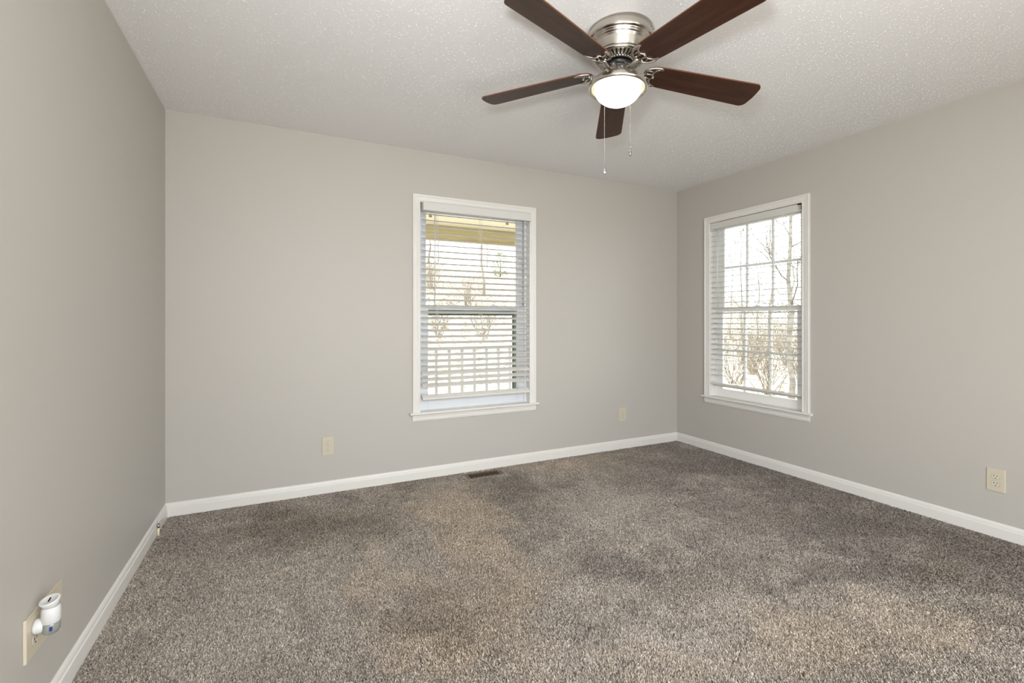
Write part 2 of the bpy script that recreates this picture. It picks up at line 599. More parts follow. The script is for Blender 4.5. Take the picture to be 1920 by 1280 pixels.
def make_blind(name, loc, rz, label, l, yc, first, pitch, count, tilts, rail_z, rail_tilt, wand_x, wand_len, valance, cords):
    r = thing(name, loc, rz, label, 'window blind', 'white slatted blinds in the two windows')
    yr = lambda a: math.radians(a)
    proto = slat_mesh(l).build('slat', M['slat'] if valance else M['slat_lit'], r)
    for k in range(count):
        o = proto if k == 0 else proto.copy()
        if k:
            C.objects.link(o)
            o.parent = r
        o.location = (0, yc, first - pitch * k)
        o.rotation_euler = (yr(tilts(k)), yr(0.0), 0)
    # headrail: open-topped steel channel
    hr = MB()
    if valance:
        hr.box((-l / 2, yc - 0.020, 2.000), (l / 2, yc - 0.018, 2.050)).box((-l / 2, yc + 0.022, 2.000), (l / 2, yc + 0.024, 2.050)).box((-l / 2, yc - 0.018, 2.000), (l / 2, yc + 0.022, 2.0025))
        hr.build('headrail', M['vinyl'], r)
        v = MB()
        v.prism([(-0.057, 1.988), (-0.060, 1.992), (-0.060, 2.046), (-0.057, 2.051), (-0.048, 2.051), (-0.048, 1.988)], 'x', -l / 2 - 0.002, l / 2 + 0.002)
        for s in (-1, 1):
            v.box((s * (l / 2 + 0.002), -0.048, 1.988), (s * (l / 2 - 0.006), 0.010, 2.051))
        v.build('valance', M['slat'], r)
    else:
        hr.box((-l / 2, yc - 0.026, 2.000), (l / 2 - 0.034, yc + 0.024, 2.052))
        hr.box((l / 2 - 0.034, yc - 0.026, 2.000), (l / 2, yc + 0.024, 2.006))
        hr.box((-l / 2, yc - 0.028, 1.997), (l / 2, yc - 0.024, 2.004))
        hr.build('headrail', M['slat'], r, bevel=0.0015)
        b = MB()
        b.box((l / 2 - 0.033, yc - 0.012, 2.006), (l / 2 - 0.001, yc + 0.02, 2.052))
        b.build('end_bracket', M['ivory'], r)
        b = MB()
        b.box((l / 2 - 0.006, yc - 0.0265, 2.006), (l / 2, yc - 0.012, 2.054)).box((l / 2 - 0.034, yc - 0.0265, 2.048), (l / 2, yc - 0.012, 2.054))
        b.build('bracket_gate', M['dark'], r)
    br = MB()
    prof = [(-0.026, -0.006), (-0.022, -0.010), (0.022, -0.010), (0.026, -0.006), (0.026, 0.003), (0.020, 0.009), (0.0, 0.0105), (-0.020, 0.009), (-0.026, 0.003)]
    br.prism(prof, 'x', -l / 2, l / 2)
    bo = br.build('bottom_rail', M['slat'], r, bevel=0.001)
    bo.location = (0, yc, rail_z)
    bo.rotation_euler = (yr(rail_tilt), 0, 0)
    zlast = rail_z
    for x in cords:
        mb = MB()
        for dy in (-0.0262, 0.0262):
            for dx in (-0.004, 0.004):
                mb.tube([(x + dx, yc + dy, 2.0), (x + dx, yc + dy, rail_z + 0.01)], 0.0008, 5)
        mb.tube([(x, yc, 2.0), (x, yc, rail_z)], 0.0009, 5)
        for k in range(count):
            z = first - pitch * k - 0.003
            mb.tube([(x + 0.004, yc - 0.0262, z - 0.0088), (x + 0.004, yc + 0.0262, z + 0.0088)], 0.0007, 4)
        mb.build('ladder_cord', M['cord'], r)
    mb = MB()
    wy = yc - 0.034
    mb.tube([(wand_x, yc - 0.02, 2.0), (wand_x, wy, 1.992), (wand_x, wy, 1.975)], 0.0015, 6)
    mb.tube([(wand_x, wy, 1.982), (wand_x, wy, 1.982 - wand_len)], 0.0046, 6)
    mb.tube([(wand_x, wy, 1.982 - wand_len), (wand_x, wy, 1.975 - wand_len)], [0.0052, 0.003], 6)
    mb.build('tilt_wand', M['slat'], r)
    return r


make_blind('window_blind', (1.38, Y1, 0), 0, 'open white slatted blind with a valance in the window beside the floor register',
           0.895, -0.014, 1.9681, 0.0456, 29, lambda k: {25: 21, 26: 34, 27: 24, 28: 30}.get(k, 20 + 1.2 * math.sin(k * 2.1)), 0.603, 38, -0.36, 0.71, True, (-0.335, 0.02, 0.335))
make_blind('window_blind', (X1, 2.62, 0), -PI / 2, 'open white slatted blind without a valance in the window near the corner facing the woods',
           0.830, 0.026, 1.982, 0.04625, 29, lambda k: 9.5 + 1.5 * math.sin(k * 1.7) if k < 24 else (5, -3, -6, -7, -7)[k - 24], 0.604, -26, -0.335, 0.72, False, (-0.27, 0.27))


# ------------------------------------------------------------------ power outlets (front faces -y)
def oval(w, h, n=28):
    """duplex receptacle face: round sides cut flat at top and bottom"""
    pts = []
    for i in range(n):
        a = 2 * PI * i / n
        x, z = w / 2 * math.cos(a), w / 2 * math.sin(a)
        pts.append((x, max(-h / 2, min(h / 2, z))))
    return pts


def receptacle(x, z, y, parent):
    mb = MB()
    mb.prism([(x + a, z + b) for a, b in oval(0.0345, 0.0285)], 'y', y - 0.0012, y + 0.004)
    rc = mb.build('receptacle', M['ivory_light'], parent, bevel=0.0006)
    mb = MB()
    mb.prism([(x + a * 1.05, z + b * 1.06) for a, b in oval(0.0345, 0.0285)], 'y', y - 0.0002, y + 0.003)
    mb.build('receptacle_gap', M['vent'], rc)
    yy = y - 0.0016
    for dx, hh in ((-0.0064, 0.0085), (0.0064, 0.0068)):
        MB().box((x + dx - 0.0012, yy, z + 0.0042 - hh / 2), (x + dx + 0.0012, y, z + 0.0042 + hh / 2)).build('slot', M['dark'], rc)
    hole = [(x + 0.0024 * math.cos(a), z - 0.0078 + 0.0024 * math.sin(a)) for a in [PI * i / 8 for i in range(9)]] + [(x - 0.0024, z - 0.0103), (x + 0.0024, z - 0.0103)]
    MB().prism(hole, 'y', yy, y).build('slot', M['dark'], rc)
    return rc


def make_outlet(loc, rz, label, w=0.078, h=0.122):
    r = thing('power_outlet', loc, rz, label, 'power outlet', 'ivory power outlets low on the walls')
    pl = MB()
    pl.prism([(-w / 2, 0), (-w / 2, -0.003), (-w / 2 + 0.004, -0.006), (w / 2 - 0.004, -0.006), (w / 2, -0.003), (w / 2, 0)], 'z', -h / 2, h / 2)
    pl.build('cover_plate', M['ivory'], r, bevel=0.0018)
    receptacle(0, 0.0195, -0.006, r)
    receptacle(0, -0.0195, -0.006, r)
    mb = MB().lathe([(0, -0.0078), (0.002, -0.0076), (0.003, -0.0066), (0.003, -0.005)], 14, mtx=Matrix(((1, 0, 0), (0, 0, 1), (0, -1, 0))))
    mb.v = [(x, -abs(y) , z) for x, y, z in mb.v]
    mb.build('screw', M['ivory'], r)
    return r


make_outlet((0.2805, Y1, 0.32), 0, 'ivory outlet on the far wall between the blank wall and the window')
make_outlet((2.8145, Y1, 0.315), 0, 'ivory outlet under and past the window, nearest the far room corner')
make_outlet((X1, 1.141, 0.309), -PI / 2, 'larger looking ivory outlet on the side wall, nearest the camera')

# wide plate on the blank wall with the night light plugged in (faces +x)
r = thing('power_outlet', (X0, 1.838, 0.302), PI / 2, 'wide ivory outlet plate with a night light plugged in, on the blank wall', 'power outlet', 'ivory power outlets low on the walls')
pl = MB()
pl.prism([(-0.118, 0), (-0.118, -0.003), (-0.114, -0.007), (0.114, -0.007), (0.118, -0.003), (0.118, 0)], 'z', -0.060, 0.060)
pl.build('cover_plate', M['ivory'], r, bevel=0.002)
receptacle(-0.066, 0.0195, -0.007, r)
receptacle(-0.066, -0.0195, -0.007, r)

# night light: plug base against the plate, upright barrel, slanted sensor cap, clear lens below
nl = thing('night_light', (X0 + 0.0075, 1.770, 0.3215), PI / 2, 'white plug-in night light with a clear lens, plugged into the wide plate', 'night light')
rot = Matrix(((1, 0, 0), (0, 0, -1), (0, 1, 0)))     # lathe axis z -> -y
MB().lathe([(0, 0), (0.0195, 0.0), (0.0205, 0.004), (0.0200, 0.012), (0.0175, 0.020), (0.012, 0.026), (0, 0.028)], 32, mtx=rot, c=(0, 0, -0.003)).build('plug_base', M['white_plastic'], nl)
AX = -0.034
MB().lathe([(0, 0.002), (0.0190, 0.002), (0.0210, 0.004), (0.0212, 0.030), (0.0200, 0.042), (0.0188, 0.046), (0, 0.046)], 40, c=(0, AX, 0)).build('barrel', M['white_plastic'], nl)
tilt = Matrix.Rotation(math.radians(-14), 3, 'Y') @ Matrix.Rotation(math.radians(-8), 3, 'X')
cap = MB().lathe([(0, -0.006), (0.0180, -0.006), (0.0200, 0.006), (0.0230, 0.013), (0.0228, 0.0155), (0.0185, 0.0160), (0.0165, 0.0145), (0, 0.0145)], 40, c=(0, AX, 0.052), mtx=tilt).build('sensor_cap', M['white_plastic'], nl)
sl = MB().box((-0.008, -0.0018, 0.0140), (0.008, 0.0018, 0.0152))
sl.v = [tuple(tilt @ Vector(p) + Vector((0, AX, 0.052))) for p in sl.v]
sl.build('sensor_slot', M['dark'], cap)
lens = MB().lathe([(0.0186, 0.004), (0.0204, 0.001), (0.0206, -0.010), (0.0198, -0.020), (0.0165, -0.027), (0.009, -0.031), (0, -0.032)], 36, c=(0, AX, 0)).build('lens', M['lens'], nl)
st = MB()
for i in range(4):
    a0, a1 = [3.28 + 0.08 * (i + j) for j in (0, 1)]
    q = lambda a, z: (0.0207 * math.cos(a), AX + 0.0207 * math.sin(a), z)
    st.add([q(a0, -0.016), q(a1, -0.016), q(a1, -0.004), q(a0, -0.004)], [(0, 1, 2, 3)])
st.build('sticker', M['blue'], lens)

# coaxial cable stub rising out of the carpet at the blank wall's baseboard
r = thing('cable_stub', (X0 + 0.021, 3.16, 0.0), 0, 'short cream cable stub with a metal end standing against the baseboard of the blank wall', 'cable')
MB().tube([(0.002, 0, -0.014), (0.001, 0, 0.0), (0, 0, 0.02), (0, 0, 0.042)], [0.0035, 0.005, 0.0058, 0.0060], 10).build('cable', M['cable'], r)
MB().tube([(0, 0, 0.040), (0, 0, 0.046), (0, 0, 0.0465), (0, 0, 0.058), (0, 0, 0.0585), (0, 0, 0.066)], [0.0060, 0.0060, 0.0075, 0.0075, 0.0058, 0.0058], 6).build('connector', M['connector'], r)

# ------------------------------------------------------------------ floor register
VX0, VX1, VY0, VY1 = 1.250, 1.537, 3.277, 3.410
r = thing('air_vent_register', ((VX0 + VX1) / 2, (VY0 + VY1) / 2, -0.014), 0, 'brown metal air vent grille sunk in the carpet under the far window', 'floor vent')
hw, hh = (VX1 - VX0) / 2, (VY1 - VY0) / 2
iw, ih = hw - 0.022, hh - 0.024
mb = MB()
rings = [(hw, hh, 0.006), (hw - 0.004, hh - 0.004, 0.0095), (iw + 0.003, ih + 0.003, 0.0105), (iw, ih, 0.008), (iw, ih, 0.001)]
vs = []
for a, b, z in rings:
    vs += [(-a, -b, z), (a, -b, z), (a, b, z), (-a, b, z)]
fs = [(i * 4 + j, i * 4 + (j + 1) % 4, i * 4 + 4 + (j + 1) % 4, i * 4 + 4 + j) for i in range(len(rings) - 1) for j in range(4)]
mb.add(vs, fs)
mb.build('rim', M['vent'], r)
mb = MB()
for i in range(1, 12):
    x = -iw + 2 * iw * i / 12
    t = 0.0016 if i % 2 else 0.0028
    mb.box((x - t / 2, -ih, 0.0070), (x + t / 2, ih, 0.0084))
for c_ in range(12):
    xa, xb = -iw + 2 * iw * c_ / 12, -iw + 2 * iw * (c_ + 1) / 12
    for k in range(3):
        y = -ih + 2 * ih * (k + (0.75 if c_ % 2 else 1.05)) / 3.4
        mb.box((xa, y - 0.0017, 0.0068), (xb, y + 0.0017, 0.0080))
mb.build('grille', M['vent'], r)
MB().box((-iw, -ih, 0.0004), (iw, ih, 0.0012)).build('damper', M['dark'], r)

# ------------------------------------------------------------------ ceiling fan
FX, FY = 1.336, 1.649
fan = thing('ceiling_fan', (FX, FY, H), 0, 'brushed nickel ceiling fan with five walnut blades and a lit glass bowl', 'ceiling fan')
Z = lambda z: z - H
# the fan hangs a little out of plumb
ax_z = Vector((0.0447, -0.0114, 1.0)).normalized()
ax_x = (Vector((1, 0, 0)) - ax_z * ax_z.x).normalized()
ax_y = ax_z.cross(ax_x)
FAN_M = Matrix.Translation((FX, FY, H)) @ Matrix((ax_x, ax_y, ax_z)).transposed().to_4x4()
fan.matrix_world = FAN_M
prof = [(0.0, Z(2.4400)), (0.142, Z(2.4400)), (0.1425, Z(2.405)), (0.1415, Z(2.398)), (0.1385, Z(2.394)), (0.1335, Z(2.3925)), (0.1325, Z(2.391)), (0.1325, Z(2.389)),
        (0.1275, Z(2.3865)), (0.1268, Z(2.384)), (0.1262, Z(2.3815)), (0.1215, Z(2.3795)), (0.1205, Z(2.377)), (0.1195, Z(2.374)), (0.1180, Z(2.372)),
        (0.1165, Z(2.368)), (0.1110, Z(2.334)), (0.1095, Z(2.331)), (0.106, Z(2.330)), (0.0, Z(2.330))]
MB().lathe(prof, 96).build('motor_housing', M['nickel'], fan)
# slotted vent plate below the drum
mb = MB()
mb.lathe([(0.100, Z(2.330)), (0.1095, Z(2.329)), (0.1120, Z(2.325)), (0.1115, Z(2.320)), (0.107, Z(2.316)), (0.100, Z(2.314)), (0.098, Z(2.316)), (0.098, Z(2.320))], 96)
mb.lathe([(0.066, Z(2.308)), (0.064, Z(2.304)), (0.058, Z(2.302)), (0.055, Z(2.304)), (0.055, Z(2.312)), (0.066, Z(2.312)), (0.066, Z(2.308))], 64)
ns = 36
for i in range(ns):
    a = 2 * PI * i / ns
    er, et = Vector((math.cos(a), math.sin(a), 0)), Vector((-math.sin(a), math.cos(a), 0))
    vs = []
    for rr, w, zt, zb in ((0.062, 0.0033, Z(2.310), Z(2.3035)), (0.100, 0.0050, Z(2.319), Z(2.3135))):
        for sx, zz in ((-1, zt), (1, zt), (1, zb), (-1, zb)):
            vs.append(er * rr + et * (sx * w) + Vector((0, 0, zz)))
    mb.add(vs, [(0, 1, 2, 3), (4, 7, 6, 5), (0, 4, 5, 1), (1, 5, 6, 2), (2, 6, 7, 3), (3, 7, 4, 0)])
mb.build('vent_plate', M['nickel_cast'], fan)
MB().lathe([(0.0, Z(2.326)), (0.104, Z(2.326)), (0.104, Z(2.322)), (0.06, Z(2.318)), (0.0, Z(2.318))], 48).build('motor_core', M['black'], fan)
MB().lathe([(0.0, Z(2.318)), (0.052, Z(2.316)), (0.052, Z(2.296)), (0.060, Z(2.294)), (0.060, Z(2.284)), (0.045, Z(2.282)), (0.043, Z(2.276)), (0.047, Z(2.274)), (0.047, Z(2.268)), (0.0, Z(2.268))], 48).build('rotor_hub', M['black'], fan)
MB().lathe([(0.0, Z(2.279)), (0.0455, Z(2.279)), (0.0470, Z(2.277)), (0.0475, Z(2.246)), (0.0500, Z(2.243)), (0.0, Z(2.243))], 64).build('switch_housing', M['nickel'], fan)
mb = MB()
mb.lathe([(0.030, Z(2.2440)), (0.052, Z(2.2440)), (0.060, Z(2.2425)), (0.082, Z(2.2370)), (0.104, Z(2.2275)), (0.119, Z(2.2165)), (0.1275, Z(2.2050)), (0.1300, Z(2.1970)),
          (0.1296, Z(2.1920)), (0.1272, Z(2.1878)), (0.1230, Z(2.1860)), (0.1180, Z(2.1862)), (0.1125, Z(2.1890)), (0.1080, Z(2.1940)), (0.1062, Z(2.2010)), (0.104, Z(2.212)), (0.085, Z(2.225)), (0.030, Z(2.232))], 96)
mb.build('light_fitter', M['nickel'], fan)
bp = [(0.1040, Z(2.2085))]
for i in range(0, 17):
    a = (PI / 2) * i / 16
    bp.append((0.1052 * math.cos(a) ** 0.92 if i < 16 else 0.0, Z(2.2030) - 0.082 * math.sin(a) ** 1.05))
MB().lathe(bp, 80).build('glass_bowl', M['bowl'], fan)
for i, a in enumerate((-0.55, -2.0, 1.5)):       # thumb screws on the switch housing
    d = Vector((math.cos(a), math.sin(a), 0))
    p = d * 0.047 + Vector((0, 0, Z(2.262)))
    MB().tube([p, p + d * 0.006, p + d * 0.0065, p + d * 0.010], [0.0025, 0.0025, 0.0045, 0.0040], 10).build('thumb_screw', M['screw'], fan)
for a in (-1.02, -0.86):                         # canopy screws by the ceiling
    d = Vector((math.cos(a), math.sin(a), 0))
    p = d * 0.142 + Vector((0, 0, Z(2.431)))
    MB().tube([p, p + d * 0.003, p + d * 0.0045], [0.0045, 0.0042, 0.002], 10).build('canopy_screw', M['screw'], fan)

# blade: local x outward, y tangential, z up; root at 0.118, tip at 0.668
RB, RT = 0.118, 0.664


def blade_outline():
    pts = []
    hwid = lambda x: 0.0605 + (0.0740 - 0.0605) * (x - 0.2) / 0.45
    root = [(RB, 0.0), (RB + 0.0015, 0.016), (RB + 0.006, 0.030), (RB + 0.015, 0.043), (RB + 0.028, 0.0525), (RB + 0.044, 0.0575)]
    up = list(root)
    for i in range(1, 13):
        x = 0.175 + (0.627 - 0.175) * i / 12
        up.append((x, hwid(x)))
    rc = 0.030
    for i in range(1, 8):
        a = PI / 2 * (1 - i / 8)
        up.append((0.632 + rc * math.cos(a) * 0.93, 0.0737 - rc + rc * math.sin(a)))
    up.append((RT - 0.003, 0.038)); up.append((RT - 0.001, 0.020)); up.append((RT, 0.0))
    low = [(x, -y) for x, y in up[1:-1]][::-1]
    return up + low


def make_blade(ang):
    e = MB()
    ol = blade_outline()
    th = 0.0030
    n = len(ol)
    inset = []
    for i in range(n):
        x, y = ol[i]
        p0, p1 = Vector(ol[i - 1]), Vector(ol[(i + 1) % n])
        d = (p1 - p0).normalized()
        inset.append((x - d.y * 0.0015 * -1 * -1, y + d.x * 0.0015 * -1))
    vs = [(x, y, th - 0.001) for x, y in ol] + [(x, y, -th + 0.001) for x, y in ol] + [(x, y, th) for x, y in inset] + [(x, y, -th) for x, y in inset]
    fs = [(i, (i + 1) % n, (i + 1) % n + n, i + n) for i in range(n)]
    fs += [(i, (i + 1) % n, (i + 1) % n + 2 * n, i + 2 * n) for i in range(n)]
    fs += [(i + n, (i + 1) % n + n, (i + 1) % n + 3 * n, i + 3 * n) for i in range(n)]
    e.add(vs, fs, 1)
    b = len(e.v) - 4 * n
    for off in (2 * n, 3 * n):
        e.f.append(tuple(b + off + i for i in range(n))); e.mi.append(0); e.sm.append(False)
    return e.build('fan_blade', [M['walnut'], M['walnut_edge']], fan)


def make_bracket(bl):
    """cast bracket under the blade: two horns, a waved inner edge, struts, and the curved arm to the hub"""
    mb = MB()
    zp = -0.0055
    fl = ((0, 0, 1), 0.75)
    def path(pts, n=6):
        out = []
        P_ = [Vector((*p, 0)) for p in pts]
        for i in range(len(P_) - 1):
            p0, p1, p2, p3 = P_[max(i - 1, 0)], P_[i], P_[i + 1], P_[min(i + 2, len(P_) - 1)]
            for k in range(n):
                t = k / n
                out.append(0.5 * ((2 * p1) + (-p0 + p2) * t + (2 * p0 - 5 * p1 + 4 * p2 - p3) * t * t + (-p0 + 3 * p1 - 3 * p2 + p3) * t ** 3))
        out.append(P_[-1])
        return [(q.x, q.y, zp) for q in out]
    for s in (-1, 1):
        po = path([(0.117, 0.0), (0.1165, 0.016), (0.121, 0.031), (0.133, 0.0425), (0.151, 0.050), (0.171, 0.0535), (0.189, 0.0505)])
        pi_ = path([(0.189, 0.0505), (0.177, 0.0480), (0.164, 0.0405), (0.155, 0.0300), (0.152, 0.0190), (0.156, 0.0090), (0.1635, 0.0)])
        po = [(x, s * y, z) for x, y, z in po]
        pi_ = [(x, s * y, z) for x, y, z in pi_]
        ra = [0.0052 + 0.0005 * math.sin(PI * i / (len(po) - 1)) - (0.0018 if i > len(po) - 4 else 0) for i in range(len(po))]
        rb = [0.0036 + (0.0012 * min(1, i / 6)) for i in range(len(pi_))]
        mb.tube(po, ra, 10, flat=fl)
        mb.tube(pi_, rb, 10, flat=fl)
        # web filling the horn where both edges close up
        k = 13
        for i in range(k):
            a, b = po[-1 - i], po[-2 - i]
            c, d = pi_[i], pi_[i + 1]
            for dz in (-0.0018, 0.0026):
                mb.add([(a[0], a[1], zp + dz), (b[0], b[1], zp + dz), (d[0], d[1], zp + dz), (c[0], c[1], zp + dz)], [(0, 1, 2, 3)], 0, True)
        mb.tube([(0.120, s * 0.006, zp), (0.138, s * 0.011, zp), (0.154, s * 0.0135, zp)], [0.0034, 0.0026, 0.0030], 8, flat=fl)
        mb.tube([(0.124, s * 0.030, zp), (0.140, s * 0.030, zp), (0.155, s * 0.030, zp)], [0.0030, 0.0024, 0.0030], 8, flat=fl)
        # screw head
        mb.lathe([(0, zp - 0.0075), (0.0032, zp - 0.0068), (0.0044, zp - 0.004), (0.0044, zp + 0.002)], 12, c=(0.1285, s * 0.016, 0))
    mb.lathe([(0, zp - 0.0078), (0.0034, zp - 0.007), (0.0046, zp - 0.004), (0.0046, zp + 0.002)], 12, c=(0.1610, 0, 0))
    # arm back to the hub: hub end is higher than the sag of the arm
    mb.tube([(0.046, 0, 0.008), (0.050, 0, -0.002), (0.058, 0, -0.013), (0.071, 0, -0.0195), (0.086, 0, -0.0185), (0.100, 0, -0.0135), (0.112, 0, -0.0085), (0.121, 0, -0.0055)],
            [0.0080, 0.0088, 0.0095, 0.0098, 0.0092, 0.0088, 0.0092, 0.0075], 12, flat=((0, 0, 1), 0.8))
    mb.box((0.036, -0.013, 0.004), (0.056, 0.013, 0.0095))
    o = mb.build('blade_bracket', M['nickel_cast'], bl)
    return o


proto = make_blade(0)
make_bracket(proto)
for k, deg in enumerate([-15.82 + 72 * q for q in range(5)]):
    b = proto if k == 0 else copy_tree(proto, fan)
    pitch, droop = math.radians(-11.5), math.radians(2.7)
    b.matrix_local = Matrix.Translation((0, 0, Z(2.2790))) @ Matrix.Rotation(math.radians(deg), 4, 'Z') @ Matrix.Rotation(droop, 4, 'Y') @ Matrix.Rotation(pitch, 4, 'X')

# two ball-chain pulls with oval pendants
for (px, py, zt, zb) in ((0.497 * 0.8985 + 1.975 * 0.4391, -0.497 * 0.4391 + 1.975 * 0.8985, 2.199, 1.890), (0.426 * 0.8985 + 2.165 * 0.4391, -0.426 * 0.4391 + 2.165 * 0.8985, 2.199, 1.874)):
    x, y = px, py
    mb = MB()
    nb = int((zt - zb) / 0.0032)
    for i in range(nb):
        z = zt - (zt - zb) * (i + 0.5) / nb
        rr = 0.00125
        mb.lathe([(0, (z) + rr), (rr * 0.8, (z) + rr * 0.6), (rr, (z)), (rr * 0.8, (z) - rr * 0.6), (0, (z) - rr)], 6, c=(x, y, 0))
    mb.tube([(x, y, (zt)), (x, y, (zb))], 0.0004, 4)
    mb.tube([(x, y, (zt + 0.004)), (x, y, (zt - 0.003))], [0.0034, 0.0022], 8)
    ch = mb.build('pull_chain', M['nickel_cast'], fan)
    ch.matrix_parent_inverse = FAN_M.inverted()      # hangs plumb
    fb = MB()
    tw = Matrix.Rotation(-0.45 if zb < 1.88 else 0.5, 3, 'Z')
    n = 24
    rings_ = [(0.0, -0.0042), (0.62, -0.0042), (0.86, -0.0030), (1.0, 0.0), (0.86, 0.0030), (0.62, 0.0042), (0.0, 0.0042)]
    vs = []
    for s, t in rings_:
        for j in range(n):
            a = 2 * PI * j / n
            p = tw @ Vector((0.0085 * s * math.cos(a), t, 0.0125 * s * math.sin(a)))
            vs.append((x + p.x, y + p.y, (zb) - 0.0125 + p.z))
    fs = [(i * n + j, i * n + (j + 1) % n, (i + 1) * n + (j + 1) % n, (i + 1) * n + j) for i in range(len(rings_) - 1) for j in range(n)]
    fb.add(vs, fs, 0, True)
    fb.build('pendant', M['connector'], ch)

# ------------------------------------------------------------------ carpet pile: real tufts, coloured by wear, the lie of the pile and a painted light ramp
def vnoise(x, y, s, seed):
    g = np.random.default_rng(seed).random((64, 64))
    u, v = x * s + 7.3, y * s + 3.1
    iu, iv = np.floor(u).astype(int), np.floor(v).astype(int)
    fu, fv = u - iu, v - iv
    fu, fv = fu * fu * (3 - 2 * fu), fv * fv * (3 - 2 * fv)
    G = lambda a, b: g[a % 64, b % 64]
    return (G(iu, iv) * (1 - fu) + G(iu + 1, iv) * fu) * (1 - fv) + (G(iu, iv + 1) * (1 - fu) + G(iu + 1, iv + 1) * fu) * fv


